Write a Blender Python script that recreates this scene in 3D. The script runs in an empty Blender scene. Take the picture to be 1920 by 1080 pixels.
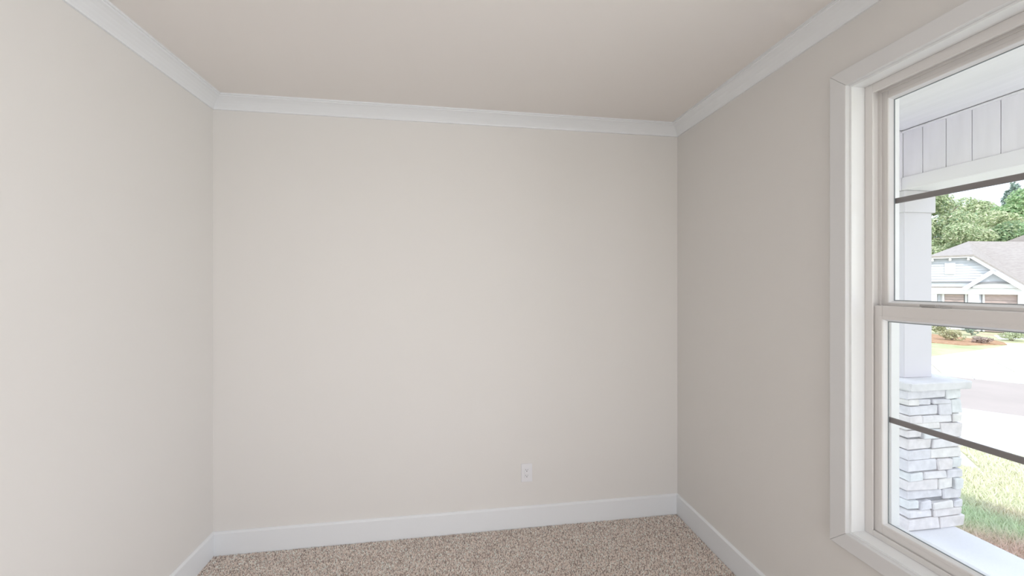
import bpy, bmesh, math, random
import numpy as np
from mathutils import Vector, Matrix

random.seed(7)
rng = np.random.default_rng(7)
scn = bpy.context.scene
COL = scn.collection

# ------------------------------------------------------------------ camera
YAW = math.radians(8.25)
cam_d = bpy.data.cameras.new('camera')
cam = bpy.data.objects.new('camera', cam_d)
COL.objects.link(cam)
cam.location = (0, 0, 1.59)
cam.rotation_euler = (math.pi / 2, 0, -YAW)
cam_d.sensor_fit = 'HORIZONTAL'
cam_d.sensor_width = 36.0
cam_d.lens = 36.0 * 724.0 / 1920.0
cam_d.shift_y = -4.0 / 1920.0
cam_d.clip_start = 0.02
cam_d.clip_end = 400
scn.camera = cam

# ------------------------------------------------------------------ exposure, sky, sun
scn.view_settings.view_transform = 'Standard'
scn.view_settings.look = 'None'
scn.view_settings.exposure = 0.0
scn.view_settings.gamma = 1.0
scn.view_settings.use_curve_mapping = False

SKY_STRENGTH = 2.45
SUN_STRENGTH = 2.3
LAMP_STRENGTH = 4.5
DOOR_FILL_POWER = 19.5
WINDOW_FILL_POWER = 54.0

world = bpy.data.worlds.new('sky')
scn.world = world
world.use_nodes = True
wt = world.node_tree
wt.nodes.clear()
w_out = wt.nodes.new('ShaderNodeOutputWorld')
w_bg = wt.nodes.new('ShaderNodeBackground')
w_bg.inputs['Strength'].default_value = SKY_STRENGTH
w_tc = wt.nodes.new('ShaderNodeTexCoord')
w_sep = wt.nodes.new('ShaderNodeSeparateXYZ')
w_ramp = wt.nodes.new('ShaderNodeValToRGB')
w_ramp.color_ramp.elements[0].position = 0.0
w_ramp.color_ramp.elements[0].color = (0.70, 0.79, 0.86, 1)
w_ramp.color_ramp.elements[1].position = 0.9
w_ramp.color_ramp.elements[1].color = (0.42, 0.56, 0.80, 1)
w_noise = wt.nodes.new('ShaderNodeTexNoise')
w_noise.inputs['Scale'].default_value = 3.2
w_noise.inputs['Detail'].default_value = 6
w_cr = wt.nodes.new('ShaderNodeValToRGB')
w_cr.color_ramp.elements[0].position = 0.42
w_cr.color_ramp.elements[1].position = 0.66
w_mix = wt.nodes.new('ShaderNodeMix')
w_mix.data_type = 'RGBA'
w_mix.inputs[7].default_value = (0.86, 0.88, 0.90, 1)
L = wt.links.new
L(w_tc.outputs['Generated'], w_sep.inputs[0])
L(w_sep.outputs['Z'], w_ramp.inputs[0])
L(w_tc.outputs['Generated'], w_noise.inputs['Vector'])
L(w_noise.outputs['Fac'], w_cr.inputs[0])
L(w_cr.outputs['Color'], w_mix.inputs[0])
L(w_ramp.outputs['Color'], w_mix.inputs[6])
L(w_mix.outputs[2], w_bg.inputs['Color'])
L(w_bg.outputs[0], w_out.inputs['Surface'])

sun_d = bpy.data.lights.new('sun', 'SUN')
sun_d.energy = SUN_STRENGTH
sun_d.angle = math.radians(1.5)
sun_d.color = (1.0, 0.95, 0.87)
sun = bpy.data.objects.new('sun', sun_d)
COL.objects.link(sun)
sun.rotation_euler = Vector((-0.30, -0.70, 0.85)).to_track_quat('Z', 'Y').to_euler()

# added fill light, shining in through an unseen rear door
fill_d = bpy.data.lights.new('door_fill', 'AREA')
fill_d.shape = 'RECTANGLE'
fill_d.size, fill_d.size_y = 1.10, 2.05
fill_d.energy = DOOR_FILL_POWER
fill_d.spread = math.radians(140)
fill_d.color = (1.0, 0.975, 0.98)
fill = bpy.data.objects.new('door_fill', fill_d)
COL.objects.link(fill)
fill.location = (1.05, -1.62, 1.08)
fill.rotation_euler = Vector((0.466, -1.0, -0.06)).to_track_quat('Z', 'Y').to_euler()

# another added fill light, outside the unseen second window of the right wall
win_d = bpy.data.lights.new('window_fill', 'AREA')
win_d.shape = 'RECTANGLE'
win_d.size, win_d.size_y = 1.70, 0.86
win_d.energy = WINDOW_FILL_POWER
win_d.color = (0.93, 0.95, 1.0)
win = bpy.data.objects.new('window_fill', win_d)
COL.objects.link(win)
win.location = (1.80, -0.264, 1.50)
win.rotation_euler = Vector((1.0, 0.0, -0.1)).to_track_quat('Z', 'X').to_euler()

# ------------------------------------------------------------------ materials
def new_mat(name):
    m = bpy.data.materials.new(name)
    m.use_nodes = True
    nt = m.node_tree
    return m, nt, nt.nodes['Principled BSDF']


def plain(name, col, rough=0.5, var=0.0, vscale=4.0, bump=0.0, bscale=200.0, spec=0.5, stretch=(1, 1, 1)):
    """Painted / plastic / stone: base colour with an optional noise variation and relief."""
    m, nt, p = new_mat(name)
    p.inputs['Roughness'].default_value = rough
    p.inputs['Specular IOR Level'].default_value = spec
    tc = nt.nodes.new('ShaderNodeTexCoord')
    mp = nt.nodes.new('ShaderNodeMapping')
    mp.inputs['Scale'].default_value = stretch
    nt.links.new(tc.outputs['Object'], mp.inputs[0])
    if var > 0:
        n = nt.nodes.new('ShaderNodeTexNoise')
        n.inputs['Scale'].default_value = vscale
        n.inputs['Detail'].default_value = 5
        r = nt.nodes.new('ShaderNodeValToRGB')
        r.color_ramp.elements[0].position = 0.3
        r.color_ramp.elements[1].position = 0.7
        r.color_ramp.elements[0].color = tuple(c * (1 - var) for c in col) + (1,)
        r.color_ramp.elements[1].color = tuple(min(1, c * (1 + var)) for c in col) + (1,)
        nt.links.new(mp.outputs[0], n.inputs['Vector'])
        nt.links.new(n.outputs['Fac'], r.inputs[0])
        nt.links.new(r.outputs[0], p.inputs['Base Color'])
    else:
        p.inputs['Base Color'].default_value = (*col, 1)
    if bump > 0:
        n2 = nt.nodes.new('ShaderNodeTexNoise')
        n2.inputs['Scale'].default_value = bscale
        n2.inputs['Detail'].default_value = 3
        b = nt.nodes.new('ShaderNodeBump')
        b.inputs['Strength'].default_value = bump
        b.inputs['Distance'].default_value = 0.002
        nt.links.new(mp.outputs[0], n2.inputs['Vector'])
        nt.links.new(n2.outputs['Fac'], b.inputs['Height'])
        nt.links.new(b.outputs[0], p.inputs['Normal'])
    return m


def ramp_mat(name, stops, scale, rough=0.9, detail=6, stretch=(1, 1, 1), bump=0.0):
    m, nt, p = new_mat(name)
    p.inputs['Roughness'].default_value = rough
    p.inputs['Specular IOR Level'].default_value = 0.2
    tc = nt.nodes.new('ShaderNodeTexCoord')
    mp = nt.nodes.new('ShaderNodeMapping')
    mp.inputs['Scale'].default_value = stretch
    n = nt.nodes.new('ShaderNodeTexNoise')
    n.inputs['Scale'].default_value = scale
    n.inputs['Detail'].default_value = detail
    n.inputs['Roughness'].default_value = 0.65
    r = nt.nodes.new('ShaderNodeValToRGB')
    els = r.color_ramp.elements
    while len(els) < len(stops):
        els.new(0.5)
    for e, (pos, c) in zip(els, stops):
        e.position = pos
        e.color = (*c, 1)
    nt.links.new(tc.outputs['Object'], mp.inputs[0])
    nt.links.new(mp.outputs[0], n.inputs['Vector'])
    nt.links.new(n.outputs['Fac'], r.inputs[0])
    nt.links.new(r.outputs[0], p.inputs['Base Color'])
    if bump:
        b = nt.nodes.new('ShaderNodeBump')
        b.inputs['Strength'].default_value = bump
        b.inputs['Distance'].default_value = 0.01
        nt.links.new(n.outputs['Fac'], b.inputs['Height'])
        nt.links.new(b.outputs[0], p.inputs['Normal'])
    return m


def attr_mat(name, rough=0.9, sub=0.0):
    """Colour comes from a per-corner attribute that gives every tuft, blade or leaf its own colour."""
    m, nt, p = new_mat(name)
    a = nt.nodes.new('ShaderNodeVertexColor')
    a.layer_name = 'tint'
    nt.links.new(a.outputs['Color'], p.inputs['Base Color'])
    p.inputs['Roughness'].default_value = rough
    p.inputs['Specular IOR Level'].default_value = 0.1
    if sub > 0:
        tr = nt.nodes.new('ShaderNodeBsdfTranslucent')
        nt.links.new(a.outputs['Color'], tr.inputs['Color'])
        mx = nt.nodes.new('ShaderNodeMixShader')
        mx.inputs[0].default_value = sub
        out = nt.nodes['Material Output']
        nt.links.new(p.outputs[0], mx.inputs[1])
        nt.links.new(tr.outputs[0], mx.inputs[2])
        nt.links.new(mx.outputs[0], out.inputs['Surface'])
    return m


def glass_mat():
    m, nt, p = new_mat('window_glass')
    nt.nodes.remove(p)
    t = nt.nodes.new('ShaderNodeBsdfTransparent')
    t.inputs['Color'].default_value = (0.975, 0.972, 0.98, 1)
    g = nt.nodes.new('ShaderNodeBsdfGlossy')
    g.inputs['Roughness'].default_value = 0.02
    f = nt.nodes.new('ShaderNodeFresnel')
    # the thin pane reflects the same from either side
    ge = nt.nodes.new('ShaderNodeNewGeometry')
    mr = nt.nodes.new('ShaderNodeMapRange')
    mr.inputs['To Min'].default_value = 1.45
    mr.inputs['To Max'].default_value = 1.0 / 1.45
    nt.links.new(ge.outputs['Backfacing'], mr.inputs['Value'])
    nt.links.new(mr.outputs['Result'], f.inputs['IOR'])
    mx = nt.nodes.new('ShaderNodeMixShader')
    out = nt.nodes['Material Output']
    nt.links.new(f.outputs[0], mx.inputs[0])
    nt.links.new(t.outputs[0], mx.inputs[1])
    nt.links.new(g.outputs[0], mx.inputs[2])
    nt.links.new(mx.outputs[0], out.inputs['Surface'])
    return m


def emit_mat(name, col, strength):
    m, nt, p = new_mat(name)
    p.inputs['Base Color'].default_value = (0.9, 0.9, 0.88, 1)
    p.inputs['Emission Color'].default_value = (*col, 1)
    p.inputs['Emission Strength'].default_value = strength
    return m


M = {}
M['wall'] = plain('wall_paint', (0.80, 0.780, 0.753), 0.75, bump=0.06, bscale=350, spec=0.25)
M['ceiling'] = plain('ceiling_paint', (0.85, 0.815, 0.785), 0.9, bump=0.05, bscale=300, spec=0.1)
M['trim'] = plain('white_trim_paint', (0.85, 0.87, 0.89), 0.38, spec=0.4)
M['casing'] = plain('casing_paint_shaded', (0.79, 0.79, 0.79), 0.4, spec=0.4)  # same trim paint, darkened to hold the shade on the window wall
M['jamb'] = plain('jamb_paint_lit', (0.92, 0.93, 0.93), 0.25, spec=0.5)  # same trim paint, brightened so the colour carries the light on the jambs
M['vinyl'] = plain('window_vinyl', (0.80, 0.775, 0.755), 0.35, spec=0.4)
M['bead'] = plain('glazing_bead', (0.90, 0.91, 0.92), 0.3)
M['gasket'] = plain('grey_gasket', (0.30, 0.34, 0.36), 0.6)
M['grille'] = plain('grille_backlit', (0.25, 0.235, 0.23), 0.45)  # white bars coloured grey, their backlit shade put into the colour
M['metal'] = plain('lock_metal', (0.45, 0.43, 0.42), 0.35)
M['glass'] = glass_mat()
M['carpet_base'] = ramp_mat('carpet_backing', [(0.3, (0.20, 0.15, 0.12)), (0.5, (0.42, 0.34, 0.285)), (0.7, (0.62, 0.54, 0.47))], 160)
M['pile'] = attr_mat('carpet_pile', 0.95)
M['plastic'] = plain('outlet_plastic', (0.84, 0.84, 0.86), 0.35)
M['slot'] = plain('outlet_slot', (0.05, 0.05, 0.05), 0.8)
M['lamp_glass'] = emit_mat('lamp_glass', (1.0, 0.965, 0.92), LAMP_STRENGTH)
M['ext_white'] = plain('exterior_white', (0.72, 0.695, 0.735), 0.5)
M['beam_white'] = plain('beam_white', (0.95, 0.93, 0.955), 0.5)
M['soffit'] = plain('soffit_white', (0.95, 0.925, 0.955), 0.7, var=0.03, vscale=2.0, stretch=(12, 1, 1))
M['board'] = plain('siding_board', (0.95, 0.925, 0.965), 0.6, var=0.03, vscale=3.0, stretch=(8, 8, 1))
M['mortar'] = plain('mortar', (0.30, 0.30, 0.32), 0.95, var=0.15, vscale=20)
STONE = [plain('ledge_stone_%d' % i, c, 0.9, var=0.10, vscale=18, bump=0.9, bscale=55)
         for i, c in enumerate([(0.80, 0.78, 0.79), (0.74, 0.73, 0.76), (0.82, 0.80, 0.785), (0.77, 0.785, 0.79), (0.78, 0.745, 0.745)])]
M['cap'] = plain('cap_stone', (0.76, 0.75, 0.755), 0.85, var=0.08, vscale=12, bump=0.6, bscale=40)
M['concrete'] = plain('pale_concrete', (0.68, 0.665, 0.655), 0.9, var=0.06, vscale=1.5, bump=0.3, bscale=60)
M['porch'] = plain('porch_concrete', (0.82, 0.82, 0.84), 0.85, var=0.04, vscale=3, bump=0.3, bscale=80)
M['asphalt'] = plain('pale_asphalt', (0.43, 0.375, 0.34), 0.95, var=0.07, vscale=0.8, bump=0.4, bscale=80)
M['lawn'] = ramp_mat('lawn_ground', [(0.32, (0.36, 0.42, 0.21)), (0.46, (0.47, 0.48, 0.28)), (0.58, (0.56, 0.52, 0.35)), (0.72, (0.45, 0.34, 0.25))], 0.55)
M['mulch'] = ramp_mat('bark_mulch', [(0.3, (0.30, 0.17, 0.10)), (0.5, (0.46, 0.28, 0.165)), (0.7, (0.55, 0.38, 0.25))], 6, bump=0.5)
M['blade'] = attr_mat('grass_blade', 0.8, 0.25)
M['leaf'] = attr_mat('leaf', 0.7, 0.30)
M['bark'] = plain('bark', (0.30, 0.25, 0.21), 0.95, var=0.25, vscale=6)
M['shingle'] = ramp_mat('roof_shingle', [(0.3, (0.34, 0.305, 0.28)), (0.5, (0.395, 0.36, 0.335)), (0.7, (0.45, 0.415, 0.385))], 5, stretch=(1, 1, 4))
M['house_wall'] = plain('house_white', (0.86, 0.86, 0.87), 0.7)
M['house_grey'] = plain('house_grey_siding', (0.60, 0.63, 0.68), 0.8, var=0.05, vscale=4)
M['house_lap'] = plain('house_white_siding', (0.72, 0.74, 0.77), 0.7)
M['door_brown'] = plain('door_brown', (0.50, 0.40, 0.375), 0.6, var=0.12, vscale=5, stretch=(1, 1, 6))
M['house_dark'] = plain('house_dark', (0.30, 0.30, 0.32), 0.8)
M['stone_far'] = plain('house_stone_skirt', (0.62, 0.56, 0.53), 0.9, var=0.2, vscale=6)

# ------------------------------------------------------------------ builders
def link(o, parent=None):
    COL.objects.link(o)
    if parent is not None:
        o.parent = parent
    return o


def tag(o, label=None, cat=None, group=None, kind=None):
    if label: o['label'] = label
    if cat: o['category'] = cat
    if group: o['group'] = group
    if kind: o['kind'] = kind
    return o


def empty(name, loc, rotz=0.0):
    o = bpy.data.objects.new(name, None)
    o.empty_display_size = 0.1
    o.location = loc
    o.rotation_euler = (0, 0, rotz)
    COL.objects.link(o)
    return o


class MB:
    """Collects shapes in world (or thing-local) coordinates and links them as ONE mesh object."""
    def __init__(self, off=(0, 0, 0)):
        self.bm = bmesh.new()
        self.off = Vector(off)

    def box(self, x0, x1, y0, y1, z0, z1, bevel=0.0, seg=1):
        mat = Matrix.Translation((Vector(((x0 + x1) / 2, (y0 + y1) / 2, (z0 + z1) / 2)) - self.off)) @ \
            Matrix.Diagonal((abs(x1 - x0), abs(y1 - y0), abs(z1 - z0), 1))
        r = bmesh.ops.create_cube(self.bm, size=1.0, matrix=mat)
        if bevel > 0:
            es = list({e for v in r['verts'] for e in v.link_edges})
            bmesh.ops.bevel(self.bm, geom=es, offset=bevel, segments=seg, affect='EDGES', profile=0.5)
        return self

    def poly(self, pts):
        vs = [self.bm.verts.new(Vector(p) - self.off) for p in pts]
        self.bm.faces.new(vs)
        return self

    def slab(self, pts, d):
        """Closed prism: polygon pts swept by the vector d."""
        d = Vector(d)
        a = [self.bm.verts.new(Vector(p) - self.off) for p in pts]
        b = [self.bm.verts.new(Vector(p) + d - self.off) for p in pts]
        self.bm.faces.new(a)
        self.bm.faces.new(b[::-1])
        n = len(a)
        for i in range(n):
            j = (i + 1) % n
            self.bm.faces.new([a[j], a[i], b[i], b[j]])
        return self

    def sweep(self, prof, ends):
        """Closed profile carried between two end functions -> moulding with mitred ends."""
        rings = [[self.bm.verts.new(Vector(e(u, v)) - self.off) for (u, v) in prof] for e in ends]
        n = len(prof)
        for a, b in zip(rings, rings[1:]):
            for i in range(n):
                j = (i + 1) % n
                self.bm.faces.new([a[i], a[j], b[j], b[i]])
        self.bm.faces.new(rings[0][::-1])
        self.bm.faces.new(rings[-1])
        return self

    def cyl(self, p0, p1, r0, r1=None, n=16):
        r1 = r0 if r1 is None else r1
        p0, p1 = Vector(p0) - self.off, Vector(p1) - self.off
        d = p1 - p0
        mat = Matrix.Translation((p0 + p1) / 2) @ d.to_track_quat('Z', 'Y').to_matrix().to_4x4()
        bmesh.ops.create_cone(self.bm, cap_ends=True, segments=n, radius1=r0, radius2=r1, depth=d.length, matrix=mat)
        return self

    def build(self, name, mat, parent=None, smooth=False):
        bmesh.ops.recalc_face_normals(self.bm, faces=self.bm.faces[:])
        me = bpy.data.meshes.new(name)
        self.bm.to_mesh(me)
        self.bm.free()
        me.materials.append(mat)
        if smooth:
            for p in me.polygons:
                p.use_smooth = True
        o = bpy.data.objects.new(name, me)
        return link(o, parent)


def raw_mesh(name, verts, faces, mat, parent=None, tint=None):
    """Fast numpy mesh: verts (n,3), faces (m,k), tint (m,3) one colour per face."""
    verts = np.asarray(verts, dtype=np.float32)
    faces = np.asarray(faces, dtype=np.int32)
    m, k = faces.shape
    me = bpy.data.meshes.new(name)
    me.vertices.add(len(verts))
    me.vertices.foreach_set('co', verts.ravel())
    me.loops.add(m * k)
    me.loops.foreach_set('vertex_index', faces.ravel())
    me.polygons.add(m)
    me.polygons.foreach_set('loop_start', np.arange(0, m * k, k, dtype=np.int32))
    me.update(calc_edges=True)
    if tint is not None:
        ca = me.color_attributes.new('tint', 'FLOAT_COLOR', 'CORNER')
        c = np.ones((m, k, 4), dtype=np.float32)
        c[:, :, :3] = np.asarray(tint, dtype=np.float32)[:, None, :]
        ca.data.foreach_set('color', c.ravel())
    me.materials.append(mat)
    o = bpy.data.objects.new(name, me)
    return link(o, parent)


# ------------------------------------------------------------------ room dimensions (metres)
XL, XR = -1.420, 1.533          # left and right walls
YB, YF = 2.508, -1.45           # back wall, rear wall behind the camera
ZC = 2.695                      # ceiling
WY0, WY1, WZ0, WZ1 = 0.406, 1.306, 0.625, 2.370   # clear opening of window_1
WDY = -1.12                     # added_window stands this far along the same wall
XO = 1.70                       # outside face of the window wall


def struct(o):
    o['kind'] = 'structure'
    return o


# floor, ceiling, walls
struct(MB().box(XL - .12, XO, YF - .12, YB + .12, -0.12, 0.0).build('floor', M['carpet_base']))
struct(MB().box(XL - .12, XO, YF - .12, YB + .12, ZC, ZC + .12).build('ceiling', M['ceiling']))
struct(MB().box(XL - .12, XL, YF - .12, YB + .12, 0, ZC).build('wall_left', M['wall']))
struct(MB().box(XL, XO, YB, YB + .12, 0, ZC).build('wall_back', M['wall']))
DX0, DX1, DZ1 = 0.42, 1.50, 2.10
struct(MB().box(XL, DX0, YF - .12, YF, 0, ZC).box(DX1, XO, YF - .12, YF, 0, ZC).box(DX0, DX1, YF - .12, YF, DZ1, ZC).build('wall_rear', M['wall']))
dr = empty('added_door', (.93, YF, 0))  # unseen glazed door, added as an opening for the fill light
dr['kind'] = 'structure'
dmb = MB(dr.location)
for a0, a1, c0, c1 in ((DX0, DX0 + .07, 0, DZ1), (DX1 - .07, DX1, 0, DZ1), (DX0 + .07, DX1 - .07, 0, .10), (DX0 + .07, DX1 - .07, DZ1 - .07, DZ1)):
    dmb.box(a0, a1, YF - .08, YF - .03, c0, c1, .003)
dmb.build('door_frame', M['trim'], dr)
MB(dr.location).poly([(DX0 + .07, YF - .055, .10), (DX1 - .07, YF - .055, .10), (DX1 - .07, YF - .055, DZ1 - .07), (DX0 + .07, YF - .055, DZ1 - .07)]).build('door_pane', M['glass'], dr)

J = 0.016
wr = MB()
ys = [YF]
for dy in (WDY, 0):
    ys += [WY0 + dy - J, WY1 + dy + J]
ys.append(YB)
for i in range(0, len(ys) - 1):
    if i % 2 == 0:
        wr.box(XR, XO, ys[i], ys[i + 1], 0, ZC)
    else:
        wr.box(XR, XO, ys[i], ys[i + 1], 0, WZ0 - J)
        wr.box(XR, XO, ys[i], ys[i + 1], WZ1 + J, ZC)
struct(wr.build('wall_right', M['wall']))

# crown moulding (profile: distance from wall, height) and baseboards with mitred corners
crown = [(0.0, 2.630), (0.009, 2.630), (0.012, 2.637), (0.020, 2.646), (0.034, 2.658), (0.050, 2.669),
         (0.066, 2.677), (0.078, 2.681), (0.080, 2.685), (0.088, 2.685), (0.088, ZC), (0.0, ZC)]
base = [(0.0, 0.0), (0.015, 0.0), (0.015, 0.131), (0.013, 0.1335), (0.004, 0.1395), (0.0, 0.1395)]


def run(prof, side):
    e = {'back': [lambda u, v: (XL + u, YB - u, v), lambda u, v: (XR - u, YB - u, v)],
         'left': [lambda u, v: (XL + u, YF + u, v), lambda u, v: (XL + u, YB - u, v)],
         'right': [lambda u, v: (XR - u, YF + u, v), lambda u, v: (XR - u, YB - u, v)],
         'rear': [lambda u, v: (XL + u, YF + u, v), lambda u, v: (XR - u, YF + u, v)]}[side]
    return MB().sweep(prof, e)


for n, side in enumerate(('back', 'left', 'right', 'rear'), 1):
    struct(run(crown, side).build('trim_%d' % n, M['trim']))
    if side != 'rear':
        struct(run(base, side).build('baseboard_' + side, M['trim']))

# ------------------------------------------------------------------ double-hung windows in the right wall
def frame_ring(mb, x0, x1, y0, y1, z0, z1, t, bevel=0.0, tb=None, tt=None):
    tb = t if tb is None else tb
    tt = t if tt is None else tt
    mb.box(x0, x1, y0, y0 + t, z0, z1, bevel)
    mb.box(x0, x1, y1 - t, y1, z0, z1, bevel)
    mb.box(x0, x1, y0 + t, y1 - t, z0, z0 + tb, bevel)
    mb.box(x0, x1, y0 + t, y1 - t, z1 - tt, z1, bevel)


def bead_ring(mb, xo, xi, y0, y1, z0, z1, w):
    """Sloped glazing bead around a pane: from the sash face (xo) down to the glass (xi)."""
    o = [(y0, z0), (y1, z0), (y1, z1), (y0, z1)]
    i = [(y0 + w, z0 + w), (y1 - w, z0 + w), (y1 - w, z1 - w), (y0 + w, z1 - w)]
    for k in range(4):
        a, b = k, (k + 1) % 4
        A, B, C, D = (xo, *o[a]), (xo, *o[b]), (xi, *i[b]), (xi, *i[a])
        A2, B2 = (xi, *o[a]), (xi, *o[b])
        mb.poly([A, B, C, D]); mb.poly([A, B, B2, A2]); mb.poly([A2, B2, C, D])


def make_window(name, dy):
    y0, y1 = WY0 + dy, WY1 + dy
    root = empty(name, (XR, (y0 + y1) / 2, WZ0))
    root['kind'] = 'structure'
    off = root.location.copy()
    nb = lambda: MB(off)
    # flat casing boards around the opening, mitred
    cw, rv, ct = 0.066, 0.008, 0.018
    a0, a1, b0, b1 = y0 - rv, y1 + rv, WZ0 - rv, WZ1 + rv
    inn = [(a0, b0), (a1, b0), (a1, b1), (a0, b1)]
    out = [(a0 - cw, b0 - cw), (a1 + cw, b0 - cw), (a1 + cw, b1 + cw), (a0 - cw, b1 + cw)]
    for k in range(4):
        j = (k + 1) % 4
        mb = nb()
        mb.slab([(XR, *inn[k]), (XR, *inn[j]), (XR, *out[j]), (XR, *out[k])], (-ct, 0, 0))
        es = [e for e in mb.bm.edges if all(abs(v.co.x + ct) < 1e-5 for v in e.verts)]
        bmesh.ops.bevel(mb.bm, geom=es, offset=0.003, segments=2, affect='EDGES', profile=0.5)
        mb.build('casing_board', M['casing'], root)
    # wooden jamb boards lining the opening
    xj = 1.600
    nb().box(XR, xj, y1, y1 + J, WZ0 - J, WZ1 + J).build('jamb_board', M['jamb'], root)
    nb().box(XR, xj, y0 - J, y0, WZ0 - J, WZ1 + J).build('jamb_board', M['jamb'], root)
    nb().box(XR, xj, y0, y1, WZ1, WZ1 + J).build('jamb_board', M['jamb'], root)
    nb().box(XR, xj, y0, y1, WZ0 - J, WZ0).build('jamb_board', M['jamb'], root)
    # vinyl main frame: front lip, sash tracks, parting stop
    fr = nb()
    frame_ring(fr, 1.593, 1.600, y0, y1, WZ0, WZ1, 0.029, 0.0015, tb=0.022, tt=0.034)
    frame_ring(fr, 1.600, 1.690, y0 - J, y1 + J, WZ0 - J, WZ1 + J, 0.013 + J, 0.0, tb=0.014 + J, tt=0.020 + J)
    frame_ring(fr, 1.6385, 1.6435, y0, y1, WZ0, WZ1, 0.024, 0.001, tb=0.016, tt=0.030)
    fr.build('window_frame', M['vinyl'], root)
    fo = nb()
    frame_ring(fo, 1.690, XO + .03, y0 - J - .04, y1 + J + .04, WZ0 - J - .04, WZ1 + J + .04, 0.020 + J + .04, 0.002)
    fo.build('outer_frame', M['bead'], root)

    def sash(nm, x0, x1, xg, ya, yb, za, zb, st, rb, rt):
        mb = nb()
        frame_ring(mb, x0, x1, ya, yb, za, zb, st, 0.002, tb=rb, tt=rt)
        # raised step along the inside of the stiles
        frame_ring(mb, x0 - 0.002, x1, ya + st - 0.012, yb - st + 0.012, za + rb - 0.012, zb - rt + 0.012, 0.0125, 0.001)
        s = mb.build(nm, M['vinyl'], root)
        gy0, gy1, gz0, gz1 = ya + st, yb - st, za + rb, zb - rt
        mb = nb(); bead_ring(mb, x0 + 0.003, xg - 0.002, gy0, gy1, gz0, gz1, 0.009)
        mb.build('glazing_bead', M['bead'], s)
        mb = nb(); frame_ring(mb, xg - 0.0035, xg - 0.0012, gy0 + .008, gy1 - .008, gz0 + .008, gz1 - .008, 0.003)
        mb.build('gasket', M['gasket'], s)
        nb().poly([(xg, gy0, gz0), (xg, gy1, gz0), (xg, gy1, gz1), (xg, gy0, gz1)]).build('pane', M['glass'], s)
        return s, (gy0, gy1, gz0, gz1)

    up, g = sash('upper_sash', 1.6435, 1.676, 1.662, y0 + 0.014, y1 - 0.014, 1.462, WZ1 - 0.022, 0.031, 0.063, 0.036)
    zb = 1.915
    nb().box(1.6635, 1.6715, g[0], g[1], zb - .0105, zb + .0105, .002).build('grille_bar', M['grille'], up)
    lo, g = sash('lower_sash', 1.6035, 1.6365, 1.622, y0 + 0.014, y1 - 0.014, WZ0 + 0.016, 1.514, 0.041, 0.042, 0.050)
    zb = 1.083
    nb().box(1.6235, 1.6315, g[0], g[1], zb - .0105, zb + .0105, .002).build('grille_bar', M['grille'], lo)
    # cam locks on the meeting rail
    for yy in (y0 + .21, y1 - .21):
        lk = nb()
        lk.box(1.608, 1.634, yy - .034, yy + .034, 1.5135, 1.5165, .001)
        lk.cyl((1.622, yy, 1.516), (1.622, yy, 1.521), .010, .009)
        lk.box(1.611, 1.621, yy - .004, yy + .042, 1.5168, 1.5250, .0015)
        lk.build('sash_lock', M['metal'], lo)
    return root


make_window('window_1', 0.0)
make_window('added_window', WDY)  # unseen second window, added to let fill light reach the left wall

# ------------------------------------------------------------------ porch structure
struct(MB().box(XO, 3.60, -4.0, 2.75, 2.700, 2.86).build('porch_ceiling', M['soffit']))
struct(MB().box(XO, 3.455, -4.0, 2.72, -0.26, -0.09, .006).build('porch_floor', M['porch']))
struct(MB().slab([(XL - .4, -4.0, 2.86), (3.75, -4.0, 2.86), (3.75, 2.9, 2.86), (XL - .4, 2.9, 2.86)], (0, 0, .08)).build('roof', M['shingle']))

# ------------------------------------------------------------------ ground outside
UD = Vector((0.75, 0.6614, 0.0))      # across the street
VD = Vector((0.6614, -0.75, 0.0))     # along the street


def uv(x, y):
    return x * UD.x + y * UD.y, x * VD.x + y * VD.y


def h(u):
    pts = [(-200, -.25), (4.0, -.25), (8.95, -.85), (13.0, -1.12), (18.0, -1.12), (28.0, -1.06), (34, -1.04), (400, -1.04)]
    for (a, za), (b, zb) in zip(pts, pts[1:]):
        if u <= b:
            return za + (zb - za) * (u - a) / (b - a)
    return -1.04


def gp(u, v, dz=0.0):
    p = UD * u + VD * v
    return (p.x, p.y, h(u) + dz)


us = [-60, -20, 2.2, 4.0, 6, 8.95, 11, 13.0, 18.0, 23, 28.0, 34, 50, 80, 140]
vs_ = [-110, -60, -30, -14, -6, -2, 2, 6, 12, 20, 40, 90]
gv, gf = [], []
for u in us:
    for v in vs_:
        gv.append(gp(u, v, -0.03))
n = len(vs_)
for i in range(len(us) - 1):
    for j in range(n - 1):
        gf.append((i * n + j, (i + 1) * n + j, (i + 1) * n + j + 1, i * n + j + 1))
struct(raw_mesh('lawn', gv, gf, M['lawn']))

def strip(u0, u1, v0, v1, z, t=0.05):
    return [gp(u0, v0, z), gp(u1, v0, z), gp(u1, v1, z), gp(u0, v1, z)], (0, 0, -t)


sw = empty('sidewalk', gp(10.9, 0))
sw['kind'] = 'structure'
for (u0, u1) in ((8.95, 10.14), (10.24, 12.62)):
    for v0 in range(-14, 12, 3):
        p, d = strip(u0, u1, v0 + .012, v0 + 2.988, 0.0, .06)
        MB(sw.location).slab(p, d).build('concrete_slab', M['concrete'], sw)
for v0 in range(-14, 12, 3):
    p, d = strip(12.66, 13.0, v0 + .008, v0 + 2.992, 0.0, .16)
    MB(sw.location).slab(p, d).build('kerb_stone', M['concrete'], sw)
wk = MB().slab([gp(7.35, -12, .0), gp(8.93, -12, .0), gp(8.93, 1.33, .0), gp(7.35, 1.30, .0)], (0, 0, -.06))
struct(wk.build('path', M['concrete']))
p, d = strip(13.0, 17.35, -60, 60, -.018, .1)
struct(MB().slab(p, d).build('street', M['asphalt']))
kb = empty('kerb', gp(17.55, 0))
kb['kind'] = 'structure'
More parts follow.
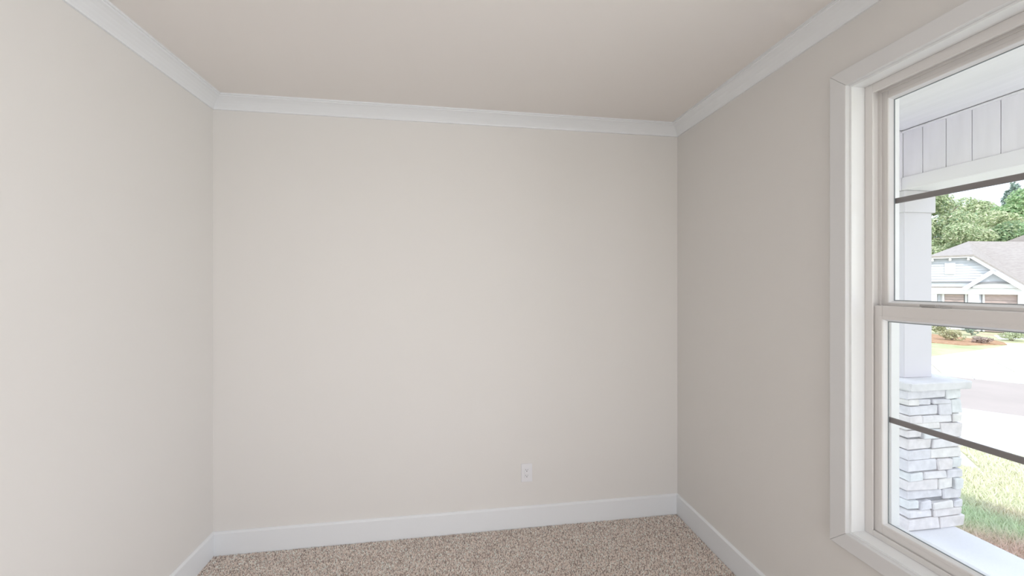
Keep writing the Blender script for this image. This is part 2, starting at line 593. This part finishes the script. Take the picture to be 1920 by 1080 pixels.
for v0 in range(-15, 15, 3):
    p, d = strip(17.37, 17.75, v0 + .008, v0 + 2.992, -.005, .14)
    MB(kb.location).slab(p, d).build('kerb_stone', M['concrete'], kb)
dw = empty('driveway', gp(21, 4))
dw['kind'] = 'structure'


def dz(pts, z=-.02):
    return [(x, y, h(uv(x, y)[0]) + z) for x, y in pts]


def quadstrip(name, par, quads, mat):
    for q in quads:
        MB(par.location).slab(dz(q), (0, 0, -.06)).build(name, mat, par)


# apron and three bays of the drive, joints left open between them
def uvp(u, v):
    p = UD * u + VD * v
    return (p.x, p.y)


quadstrip('concrete_slab', dw, [
    [uvp(17.78, -3.4), uvp(19.52, -2.5), uvp(19.52, 2.4), uvp(17.78, 2.4)],
    [uvp(17.78, 2.43), uvp(19.52, 2.43), uvp(19.52, 9), uvp(17.78, 10)],
    [uvp(19.66, -2.5), uvp(21.55, 2.60), uvp(21.55, 4.2), uvp(19.66, 4.2)],
    [uvp(19.66, 4.23), uvp(21.55, 4.23), uvp(21.55, 9), uvp(19.66, 9)],
    [uvp(21.58, 2.62), uvp(26.6, 5.28), uvp(27.9, 5.8), uvp(27.9, 9), uvp(21.58, 9)],
    [uvp(27.93, 5.8), uvp(32.6, 6.3), uvp(33.2, 7.9), uvp(27.93, 9)],
], M['concrete'])

# ------------------------------------------------------------------ porch column: stone base, cap, square shaft
CX0, CX1, CY0, CY1 = 3.06, 3.50, 2.22, 2.67
pc = tag(empty('porch_column', (3.28, 2.445, -0.09)),
         'white square porch column standing on a pale stacked stone base', 'column', kind='thing')
off = pc.location.copy()
core = MB(off).box(CX0 + .022, CX1 - .022, CY0 + .022, CY1 - .022, -.09, .872).build('stone_base', M['mortar'], pc)
front = [(0, 0.306, 0.812, 0.877), (0.314, 0.438, 0.804, 0.871), (0, 0.082, 0.767, 0.809), (0.088, 0.188, 0.768, 0.808),
         (0.199, 0.343, 0.773, 0.804), (0, 0.235, 0.705, 0.764), (0.247, 0.352, 0.7, 0.769), (0.362, 0.445, 0.702, 0.797),
         (0, 0.097, 0.65, 0.702), (0.107, 0.354, 0.644, 0.697), (0.365, 0.440, 0.641, 0.697), (0, 0.255, 0.603, 0.645),
         (0.263, 0.444, 0.537, 0.637), (0, 0.106, 0.546, 0.599), (0.114, 0.255, 0.538, 0.597), (0, 0.195, 0.470, 0.538),
         (0.203, 0.446, 0.468, 0.531), (0, 0.177, 0.397, 0.463), (0.185, 0.448, 0.395, 0.462), (0, 0.225, 0.316, 0.391),
         (0.234, 0.362, 0.316, 0.389), (0.370, 0.446, 0.320, 0.389), (0, 0.104, 0.260, 0.310), (0.115, 0.308, 0.258, 0.310),
         (0.319, 0.446, 0.256, 0.313), (0, 0.240, 0.183, 0.254), (0.248, 0.363, 0.182, 0.252), (0.373, 0.442, 0.181, 0.249),
         (0, 0.283, 0.121, 0.177), (0.292, 0.446, 0.104, 0.175), (0, 0.083, 0.058, 0.115), (0.089, 0.181, 0.052, 0.115),
         (0.187, 0.365, 0.048, 0.098), (0.373, 0.448, 0.045, 0.098), (0, 0.196, -0.004, 0.048), (0.203, 0.440, -0.006, 0.042),
         (0, 0.246, -0.089, -0.011), (0.254, 0.462, -0.089, -0.012)]


def stone(x0, x1, y0, y1, z0, z1):
    """One chipped ledge stone: a block whose corners are knocked about, edges eased."""
    mb = MB(off)
    mb.box(x0, x1, y0, y1, z0, z1)
    jj = min(.006, (z1 - z0) * .10)
    for v in mb.bm.verts:
        v.co += Vector((random.uniform(-.005, .005), random.uniform(-.005, .005), random.uniform(-jj, jj)))
        v.co.z = max(v.co.z, 0.001)
    bmesh.ops.bevel(mb.bm, geom=mb.bm.edges[:], offset=random.uniform(.004, .007), segments=1, affect='EDGES', profile=0.6)
    return mb.build('stone', random.choice(STONE), core)


# face towards the room's back wall side (the wide face in view); corner stones turn the corner
corner_spans = []
for (u0, u1, z0, z1) in front:
    pr = random.uniform(-.006, .012)
    depth = .07
    if u0 == 0:
        depth = random.uniform(.10, .22)
        corner_spans.append((z0, z1, depth))
        stone(CX0 - random.uniform(0, .012), CX0 + u1, CY0 - pr, CY0 + depth, z0, z1)
    else:
        stone(CX0 + u0, CX0 + u1, CY0 - pr, CY0 + depth, z0, z1)
# face towards the house: continues each corner course
for (z0, z1, depth) in corner_spans:
    y = CY0 + depth + .009
    while y < CY1 - .03:
        w = random.uniform(.09, .24)
        if CY1 - (y + w) < .06:
            w = CY1 - y
        stone(CX0 - random.uniform(-.004, .010), CX0 + .06, y, y + w, z0 + random.uniform(0, .004), z1)
        y += w + .009
# the two faces turned to the lawn
for face in (0, 1):
    z = -.089
    while z < .84:
        hh = min(random.uniform(.045, .085), .874 - z)
        t = .075
        while t < .43:
            w = random.uniform(.11, .25)
            if .43 - (t + w) < .06:
                w = .43 - t
            if face == 0:
                stone(CX1 - .05, CX1 + random.uniform(-.004, .010), CY0 + t, CY0 + t + w, z, z + hh - .008)
            else:
                stone(CX0 + t - .01, CX0 + t + w - .01, CY1 - .05, CY1 + random.uniform(-.004, .010), z, z + hh - .008)
            t += w + .009
        z += hh
cap = MB(off).box(CX0 - .032, CX1 + .038, CY0 - .034, CY1 + .032, .876, .932, .009, 2)
for v in cap.bm.verts:
    v.co += Vector((random.uniform(-.003, .003), random.uniform(-.003, .003), random.uniform(-.002, .002)))
cap.build('cap_stone', M['cap'], pc)
sc = Vector((3.285, 2.445, 0))
hw = .119
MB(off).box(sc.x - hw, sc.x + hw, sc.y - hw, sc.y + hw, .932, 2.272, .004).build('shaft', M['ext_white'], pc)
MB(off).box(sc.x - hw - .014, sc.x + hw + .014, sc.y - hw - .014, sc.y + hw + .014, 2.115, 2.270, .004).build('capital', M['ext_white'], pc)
hk = MB(off)
hk.cyl((3.168, 2.40, 1.462), (3.135, 2.40, 1.462), .007, n=10)
hk.cyl((3.137, 2.40, 1.462), (3.137, 2.40, 1.448), .005, n=10)
hk.build('screw_hook', M['house_dark'], pc)

# ------------------------------------------------------------------ porch beams, boarded on the inside
def beam(name, label, length, loc, rot, first, spacing):
    """Local x runs along the beam from the column end, local y is thickness (0 = face to the porch)."""
    r = tag(empty(name, loc, rot), label, 'beam', kind='thing')
    MB().box(0, length, 0.010, .240, .005, .425).build('core', M['beam_white'], r)
    x = 0.0
    nxt = first
    while x < length - .01:
        e = min(nxt, length)
        MB().box(x + .0018, e - .0018, .0, .016, .092, .416, .0015).build('board', M['board'], r)
        x = e
        nxt = e + spacing
    MB().box(0, length, -.012, .016, .410, .4235, .002).build('top_moulding', M['beam_white'], r)
    MB().box(0, length, -.012, .016, .0, .092, .003).build('lower_trim', M['beam_white'], r)
    MB().box(.0, length, .016, .252, .0, .012, .001).build('underside_board', M['beam_white'], r)
    return r


# along the porch front: local x = -Y, local y = +X
beam('porch_beam', 'white boarded beam under the porch ceiling above the open front', 5.9, (3.165, 2.333, 2.2715), -math.pi / 2, 0.117, 0.128)
# returning to the house over the column: local x = -X, local y = +Y
b2 = tag(empty('porch_beam', (3.165, 2.333, 2.2715), math.pi), 'white boarded beam running back from the column to the house wall', 'beam', kind='thing')
MB().box(.0005, 1.465, -.236, -.010, .005, .425).build('core', M['beam_white'], b2)
MB().box(-.239, -.0005, -.236, -.0005, .002, .4255, .003).build('corner_block', M['beam_white'], b2)
for k in range(11):
    x = k * .128
    MB().box(x + .0018, min(x + 0.1262, 1.465), -.016, .0, .092, .416, .0015).build('board', M['board'], b2)
MB().box(0.0, 1.465, -.016, -.0005, .417, .4255, .001).build('top_moulding', M['beam_white'], b2)
MB().box(0.0, 1.465, -.016, -.0005, .0, .092, .001).build('lower_trim', M['beam_white'], b2)

# ------------------------------------------------------------------ house across the street
HB = -1.04
house = tag(empty('neighbour_house', (30.33, 17.53, HB), math.radians(-55.9)),
            'pale grey and white gabled house across the street with brown doors', 'house')


def hs():
    return MB()


hs().box(-4.5, 3.2, .32, 7.0, 0, 2.55).build('wall', M['house_wall'], house)
for x0, x1 in ((-3.5, -2.43), (-1.21, -.79), (.57, 1.6)):
    hs().box(x0, x1, -.02, .34, 0, 2.16, .01).build('pier', M['house_wall'], house)
hs().box(-1.23, -.77, -.06, .0, 0, .62, .01).build('stone_skirt', M['stone_far'], house)
hs().box(-4.5, 1.7, -.06, .30, 2.14, 2.50, .01).build('eave_beam', M['house_wall'], house)
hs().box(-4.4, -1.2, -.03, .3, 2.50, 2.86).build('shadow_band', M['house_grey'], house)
hs().box(-4.4, -1.0, -.10, .0, 2.845, 2.895, .005).build('ledge', M['house_dark'], house)  # dark strip stands for the shadow line below the gable siding
# left opening: brown blinds behind a window with side trims
wn = hs().box(-2.14, -1.34, .24, .32, .55, 2.14).build('window', M['house_dark'], house)
for k in range(10):
    hs().box(-2.12, -1.36, .215, .24, .60 + k * .152, .60 + k * .152 + .140, .004).build('blind_slat', M['door_brown'], wn)
for x in (-2.22, -1.32):
    hs().box(x, x + .09, .16, .32, .45, 2.14, .005).build('window_trim', M['house_wall'], house)
for x in (-2.40, -1.23):
    hs().box(x - .0, x + .10 if x < -2 else x + .02, .26, .33, .45, 2.1).build('shutter', M['house_grey'], house)
hs().box(-2.43, -1.21, .12, .33, .40, .52, .005).build('window_sill', M['house_wall'], house)
# right opening: brown sectional garage door
gd = hs().box(-.60, .57, .26, .32, 0, 2.15).build('garage_door', M['house_dark'], house)
for k in range(6):
    hs().box(-.58, .56, .225, .26, .012 + k * .356, .012 + k * .356 + .344, .006).build('door_panel', M['door_brown'], gd)
hs().box(-.66, -.58, .16, .33, 0, 2.14, .005).build('door_trim', M['house_wall'], house)
hs().box(-.79, -.72, .2, .33, 0, 2.14).build('shutter', M['house_grey'], house)
# large gable with clipped top, lap siding courses
GA = [(-4.55, 2.6), (-2.73, 4.34), (-1.09, 4.34), (.73, 2.6)]


def xr(z):
    return max(0.0, min(1.0, (4.34 - z) / (4.34 - 2.6))) * 1.82


hs().slab([(x, .10, z) for x, z in GA], (0, .2, 0)).build('gable_wall', M['house_grey'], house)
nrow = 9
for k in range(nrow):
    z0 = 2.90 + k * .155
    z1 = z0 + .150
    hs().slab([(-2.73 - xr(z0) + .06, .045, z0), (-1.09 + xr(z0) - .06, .045, z0), (-1.09 + xr(z1) - .06, .075, z1), (-2.73 - xr(z1) + .06, .075, z1)],
              (0, .05, 0)).build('siding_course', M['house_lap'] if k < 6 else M['house_grey'], house)  # top courses greyer: the shade under the eave is in their colour
vt = hs().box(-2.12, -1.70, -.01, .10, 3.33, 4.0, .01).build('gable_vent', M['house_wall'], house)
for k in range(7):
    hs().box(-2.07, -1.75, -.022, -.004, 3.40 + k * .08, 3.45 + k * .08).build('louvre_slat', M['house_wall'], vt)


def rake(p, q, w, yf, t, name='rake_board'):
    (x0, z0), (x1, z1) = p, q
    d = Vector((x1 - x0, z1 - z0)).normalized()
    nx, nz = d.y * w, -d.x * w
    if nz > 0:
        nx, nz = -nx, -nz
    hs().slab([(x0, yf, z0), (x1, yf, z1), (x1 + nx, yf, z1 + nz), (x0 + nx, yf, z0 + nz)], (0, t, 0)).build(name, M['house_wall'], house)


rake((-2.78, 4.42), (-1.04, 4.42), .14, -.20, .10, 'fascia_board')
rake((-1.07, 4.42), (.86, 2.57), .17, -.20, .10)
rake((-2.75, 4.42), (-4.68, 2.57), .17, -.20, .10)
for x in (-2.62, -1.91, -1.20):
    hs().box(x - .05, x + .05, -.16, .06, 4.12, 4.28, .01).build('eave_bracket', M['house_wall'], house)
# small gable over the garage
hs().slab([(-1.36, -.10, 2.52), (-.31, -.10, 3.50), (.66, -.10, 2.55)], (0, .15, 0)).build('gable_wall', M['house_grey'], house)
rake((-1.46, 2.50), (-.31, 3.60), .20, -.36, .12)
rake((.84, 2.50), (-.31, 3.60), .20, -.36, .12)
arc = hs()
ap = []
for k in range(13):
    a = math.pi * k / 12
    ap.append((-.24 + .88 * math.cos(a), -.16, 2.52 + .36 * math.sin(a) ** .6))
ai = [(-.24 + (x + .24) * .93, y, 2.50 + (z - 2.52) * .72) for x, y, z in ap]
for k in range(12):
    arc.slab([ap[k], ap[k + 1], ai[k + 1], ai[k]], (0, .06, 0))
arc.build('arch_shadow', M['house_dark'], house)  # dark curved strip drawn as the shadow of the arch
hs().slab([(x, -.13, z) for x, y, z in ai], (0, .03, 0)).build('arch_panel', M['house_wall'], house)
# roofs
TH = (0, 0, -.10)
PK = (-1.06, 3.5, 5.50)
hs().slab([(-2.80, -.22, 4.44), (-1.02, -.22, 4.44), PK], TH).build('roof', M['shingle'], house)
hs().slab([(-1.02, -.22, 4.44), (.90, -.22, 2.62), PK], TH).slab([(.90, -.22, 2.62), (.90, 3.3, 2.62), PK], TH).build('roof', M['shingle'], house)
hs().slab([(-2.80, -.22, 4.44), PK, (-4.72, -.22, 2.62)], TH).slab([(-4.72, -.22, 2.62), PK, (-4.72, 3.3, 2.62)], TH).build('roof', M['shingle'], house)
hs().slab([(-4.9, -.05, 2.58), (3.6, -.05, 2.58), (3.6, 3.5, 5.05), (-1.06, 3.5, 5.50)], TH).build('roof', M['shingle'], house)
hs().slab([(-4.9, -.05, 2.58), (-1.06, 3.5, 5.50), (-4.9, 7.0, 2.58)], TH).build('roof', M['shingle'], house)
hs().slab([(-1.06, 3.5, 5.50), (3.6, 3.5, 5.05), (3.6, 7.0, 2.58), (-4.9, 7.0, 2.58)], TH).build('roof', M['shingle'], house)
hs().slab([(.25, 4.6, 5.30), (2.6, 4.6, 6.50), (5.2, 4.6, 5.0), (5.2, 4.6, 3.0), (.25, 4.6, 3.0)], (0, 2.4, 0)).build('roof', M['shingle'], house)

# ------------------------------------------------------------------ planting
def leaf_cloud(name, blobs, n, size, cols, parent, flat=0.0):
    """n separate folded leaves scattered through ellipsoid blobs (x,y,z,rx,ry,rz)."""
    vol = np.array([b[3] * b[4] * b[5] for b in blobs]) ** (2 / 3)
    idx = rng.choice(len(blobs), n, p=vol / vol.sum())
    B = np.array(blobs)[idx]
    d = rng.normal(size=(n, 3))
    d /= np.linalg.norm(d, axis=1)[:, None]
    rad = rng.uniform(0.55, 1.0, n) ** 0.6
    c = B[:, :3] + d * rad[:, None] * B[:, 3:]
    nrm = d + rng.normal(scale=.55, size=(n, 3))
    nrm[:, 2] += .35
    nrm /= np.linalg.norm(nrm, axis=1)[:, None]
    t = np.cross(nrm, rng.normal(size=(n, 3)))
    t /= np.linalg.norm(t, axis=1)[:, None]
    b = np.cross(nrm, t)
    s = size * rng.uniform(.6, 1.4, n)[:, None]
    P = np.stack([c - t * s, c + b * s * .45 - nrm * s * .12, c + t * s, c - b * s * .45 - nrm * s * .12], 1).reshape(-1, 3)
    f = np.arange(n * 4).reshape(n, 4)
    f3 = np.concatenate([f[:, [0, 1, 2]], f[:, [0, 2, 3]]])
    cols = np.array(cols)
    k = rng.integers(0, len(cols), n)
    tint = cols[k] * rng.uniform(.8, 1.2, n)[:, None]
    return raw_mesh(name, P, f3, M['leaf'], parent, np.concatenate([tint, tint]))


GREENS = [(.36, .46, .26), (.44, .53, .31), (.52, .58, .36), (.28, .39, .25)]
LIGHT = [(.66, .70, .46), (.58, .66, .40), (.73, .74, .54), (.46, .56, .33)]
DARK = [(.26, .36, .31), (.31, .41, .35), (.36, .44, .37)]


def tree(x, y, top, rad, cols, label, n=5200, conifer=False, name='broadleaf_tree', group=None, size=.125, far=1.0):
    x, y, top, rad, size = x * far, y * far, 1.59 + (top - 1.59) * far, rad * far, size * far
    z0 = h(uv(x, y)[0])
    r = tag(empty(name, (x, y, z0)), label, 'tree', group)
    H = top - z0
    tk = MB()
    tk.cyl((0, 0, 0), (.05, .02, H * .45), .22, .15, 10)
    tk.cyl((.05, .02, H * .44), (0, 0, H * .85), .15, .05, 8)
    for k in range(5):
        a = k * 1.26 + random.random()
        tk.cyl((.04, .02, H * (.32 + .07 * k)), (math.cos(a) * rad * .6, math.sin(a) * rad * .6, H * (.52 + .07 * k)), .08, .03, 6)
    tk.build('trunk', M['bark'], r)
    blobs = []
    if conifer:
        for k in range(16):
            f = k / 15
            rr = rad * (1.0 - f) ** .8 + .30
            for q in range(4):
                a = random.uniform(0, 6.28)
                blobs.append((math.cos(a) * rr * .5, math.sin(a) * rr * .5, H * (.35 + .64 * f), rr * .55, rr * .55, .9))
    else:
        for k in range(34):
            a = random.uniform(0, 6.28)
            f = random.uniform(.12, .93)
            rr = rad * math.sqrt(max(0.05, 1 - (2 * f - 1.0) ** 2 * .8))
            q = random.uniform(.25, .78) * rr
            s = random.uniform(.26, .44) * rad
            blobs.append((math.cos(a) * q, math.sin(a) * q, min(H * f, H - s * .8), s, s, s * .8))
        blobs.append((0, 0, H - rad * .4, rad * .45, rad * .45, rad * .4))
    leaf_cloud('foliage', blobs, int(n * 3.4), size, cols, r)
    return r


tree(44.6, 31.0, 11.5, 3.5, GREENS + LIGHT, 'big round green tree rising just right of the porch column', 9000, far=1.0)
tree(47.2, 29.7, 9.9, 2.6, LIGHT + GREENS[:2], 'yellowish green tree left of the gap of sky', 7000, far=1.42)
tree(48.9, 28.9, 8.6, 2.4, LIGHT, 'lower pale yellow green tree under the gap of sky', 6000, far=1.10)
tree(51.75, 29.1, 11.2, 2.0, DARK, 'dark bluish pine with a pointed top above the roof ridge', 5000, True, 'pine_tree', far=1.55)
tree(51.9, 28.3, 10.7, 2.9, [(.34, .52, .26), (.44, .60, .33), (.52, .62, .36)], 'bright green tree at the right edge behind the taller roof', 8000, far=1.16)
tree(42.7, 33.2, 11.3, 2.9, GREENS + DARK, 'dark green tree half hidden behind the porch column', 6000, far=1.5)
tree(42.2, 26.6, 6.9, 2.4, LIGHT + GREENS[:2], 'low bushy green tree behind the left roof hip', 6000, far=0.9)
tree(45.4, 25.6, 7.0, 2.6, GREENS + [(.36, .54, .28)], 'low dark green tree behind the middle of the roof ridge', 6000, far=1.02)
tree(48.6, 24.2, 7.6, 2.5, [(.36, .54, .28), (.46, .60, .34)], 'low bright green tree where the two roofs meet', 6000, far=0.87)
TREE_LABELS = ['wood line tree furthest out beyond the house corner', 'second wood line tree from the far end beyond the house', 'wood line tree behind the taller roof', 'wood line tree one past the taller roof', 'wood line tree nearest the street end']
for k, (x, y, t) in enumerate(((37, 43, 11), (31, 49, 12), (57, 24, 11), (60, 15, 12), (62, 6, 11))):
    tree(x, y, t, 3.6, GREENS + LIGHT, TREE_LABELS[k], 3500, group='trees of the wood line', size=.34)


def shrub(x, y, w, hh, cols, label, n=420, size=.06):
    z0 = h(uv(x, y)[0]) - .02
    r = tag(empty('shrub', (x, y, z0)), label, 'shrub')
    st = MB()
    for k in range(5):
        a = k * 1.26
        st.cyl((0, 0, 0), (math.cos(a) * w * .3, math.sin(a) * w * .3, hh * .7), .012, .006, 6)
    st.build('stem', M['bark'], r)
    blobs = [(random.uniform(-.3, .3) * w, random.uniform(-.3, .3) * w, hh * random.uniform(.3, .72), w * .3, w * .3, hh * .28) for _ in range(8)]
    leaf_cloud('foliage', blobs, n, size, cols, r)


mb_ = MB().slab(dz([(25.9, 18.1), (25.7, 16.0), (26.2, 15.2), (24.75, 14.12), (22.6, 14.3), (22.0, 15.6), (21.6, 17.4), (24, 19.0)], 0.0), (0, 0, -.05))
struct(mb_.build('mulch_bed', M['mulch']))
shrub(26.6, 17.75, .75, .85, [(.38, .42, .24), (.48, .48, .30)], 'olive shrub against the far house nearest the porch column')
shrub(23.9, 15.55, .80, .62, [(.50, .50, .30), (.58, .56, .36), (.42, .42, .26)], 'low yellowish shrub at the front of the mulch bed')
shrub(27.35, 16.95, .60, .85, [(.34, .42, .36), (.42, .50, .42)], 'bluish green shrub under the brown blinds')
shrub(24.2, 14.62, .60, .34, [(.42, .33, .29), (.50, .40, .34)], 'small reddish brown shrub at the tip of the mulch bed')
shrub(26.3, 14.85, .95, .55, [(.48, .54, .34), (.56, .60, .40)], 'pale green shrub on the grass beside the garage drive')
struct(MB().slab(dz([(25.4, 14.6), (26.6, 14.0), (28.2, 14.3), (27.4, 15.3), (26.0, 15.3)], .015), (0, 0, -.05)).build('planting_island', M['lawn']))

# grass blades on the near lawn: individual blades, one object
N = 120000
gx = 3.48 + 5.5 * rng.random(N) ** 1.7
gy = rng.uniform(-.4, 5.4, N)
u = gx * UD.x + gy * UD.y
v = gx * VD.x + gy * VD.y
keep = (u < 8.9) & ~((u > 7.3) & (v < 1.36)) & (gx > 3.48)
gx, gy, u, v = gx[keep], gy[keep], u[keep], v[keep]
hz = np.where(u < 4.0, -.285, np.where(u < 8.95, -.28 - (u - 4.0) * .6 / 4.95, -.88))
a = rng.uniform(0, 6.283, len(gx))
ht = rng.uniform(.03, .075, len(gx))
wd = rng.uniform(.003, .006, len(gx)) * (1 + np.clip(u - 4, 0, 5) * .35)
lean = rng.normal(scale=.03, size=(len(gx), 2))
P0 = np.stack([gx - np.cos(a) * wd, gy - np.sin(a) * wd, hz], 1)
P1 = np.stack([gx + np.cos(a) * wd, gy + np.sin(a) * wd, hz], 1)
P2 = np.stack([gx + lean[:, 0], gy + lean[:, 1], hz + ht], 1)
P = np.stack([P0, P1, P2], 1).reshape(-1, 3)
f = np.arange(len(gx) * 3).reshape(-1, 3)


def blob_mask(cx, cy, r):
    return np.exp(-((gx - cx) ** 2 + (gy - cy) ** 2) / (r * r))


dry = np.array((.88, .86, .66)); green = np.array((.64, .76, .52)); brown = np.array((.80, .63, .54))
wg = np.clip(blob_mask(4.35, 2.70, .62) + .8 * blob_mask(5.0, 2.3, .4) + .25 * rng.random(len(gx)), 0, 1)[:, None]
wb = np.clip(blob_mask(3.85, 2.18, .42) + .6 * blob_mask(4.9, 2.75, .25) + .7 * blob_mask(4.3, 2.05, .3), 0, 1)[:, None]
tint = (dry * (1 - wg) + green * wg) * (1 - wb) + brown * wb
tint = tint * rng.uniform(.8, 1.15, len(gx))[:, None]
gr = raw_mesh('grass', P, f, M['blade'], None, tint)
tag(gr, 'patchy green and straw coloured grass of the front lawn', 'grass', kind='stuff')

# ------------------------------------------------------------------ carpet pile: a tuft for every loop
S = 0.0068
xs = np.arange(XL + .015, XR - .015, S)
yy = np.arange(-.6, YB - .015, S)
X, Y = np.meshgrid(xs, yy)
X = X.ravel() + rng.uniform(-.3, .3, X.size) * S
Y = Y.ravel() + rng.uniform(-.3, .3, Y.size) * S
k = len(X)
hgt = rng.uniform(.005, .011, k)
rr = S * rng.uniform(.5, .72, k)
ang = rng.uniform(0, 1.57, k)
ring = []
for q in range(4):
    ring.append(np.stack([X + np.cos(ang + q * 1.5708) * rr, Y + np.sin(ang + q * 1.5708) * rr, np.full(k, .0005)], 1))
apx = np.stack([X + rng.uniform(-.25, .25, k) * S, Y + rng.uniform(-.25, .25, k) * S, hgt], 1)
P = np.stack(ring + [apx], 1).reshape(-1, 3)
b0 = (np.arange(k) * 5)[:, None]
f = np.concatenate([b0 + np.array([[q, (q + 1) % 4, 4]]) for q in range(4)])
pal = np.array([(.78, .70, .64), (.72, .63, .57), (.64, .55, .49), (.50, .42, .37), (.84, .78, .73), (.36, .30, .27)])
pal = np.minimum(pal * 1.22, .95)
tint = pal[rng.choice(6, k, p=[.25, .20, .16, .14, .15, .10])] * rng.uniform(.85, 1.12, k)[:, None]
pile = raw_mesh('carpet_pile', P, f, M['pile'], None, np.concatenate([tint] * 4))
tag(pile, 'flecked beige and brown cut pile carpet covering the room floor', 'carpet', kind='stuff')

# ------------------------------------------------------------------ wall outlet
ox, oz = 0.461, 0.359
ot = tag(empty('wall_outlet', (ox, YB, oz)), 'white duplex power outlet on the back wall above the baseboard', 'outlet')
MB().box(-.037, .037, -.006, 0, -.060, .060, .0025, 2).build('cover_plate', M['plastic'], ot)
rc = MB().box(-.0165, .0165, -.0085, -.003, -.0335, .0335, .0012).build('receptacle', M['plastic'], ot)
for s in (1, -1):
    zc = s * .0185
    MB().box(-.0075, -.0055, -.0090, -.0080, zc - .001, zc + .0075).build('slot', M['slot'], rc)
    MB().box(.0055, .0072, -.0090, -.0080, zc - .0005, zc + .0070).build('slot', M['slot'], rc)
    MB().cyl((0, -.0078, zc - .0062), (0, -.0090, zc - .0062), .0027, n=12).build('slot', M['slot'], rc)
for z in (.048, -.048):
    MB().cyl((0, -.0055, z), (0, -.0072, z), .0028, n=12).build('screw', M['plastic'], ot)

# ------------------------------------------------------------------ unseen ceiling lamp added as fill, by the camera's left shoulder
lx, ly = -0.50, 0.20
lamp = tag(empty('added_ceiling_lamp', (lx, ly, ZC)), 'added unseen round ceiling lamp with a white glass dome, for fill light', 'lamp')
MB().cyl((0, 0, -.03), (0, 0, 0), .21, .21, 40).build('base', M['trim'], lamp)
dm = MB()
rings = []
for i in range(9):
    t = i / 8 * math.pi / 2
    rings.append((.195 * math.cos(t), -.03 - .10 * math.sin(t)))
prev = None
for (r, z) in rings[:-1]:
    cur = [dm.bm.verts.new((r * math.cos(q * math.pi / 16), r * math.sin(q * math.pi / 16), z)) for q in range(32)]
    if prev:
        for q in range(32):
            dm.bm.faces.new([prev[q], prev[(q + 1) % 32], cur[(q + 1) % 32], cur[q]])
    prev = cur
tip = dm.bm.verts.new((0, 0, rings[-1][1]))
for q in range(32):
    dm.bm.faces.new([prev[q], prev[(q + 1) % 32], tip])
dm.build('lamp_shade', M['lamp_glass'], lamp, True)
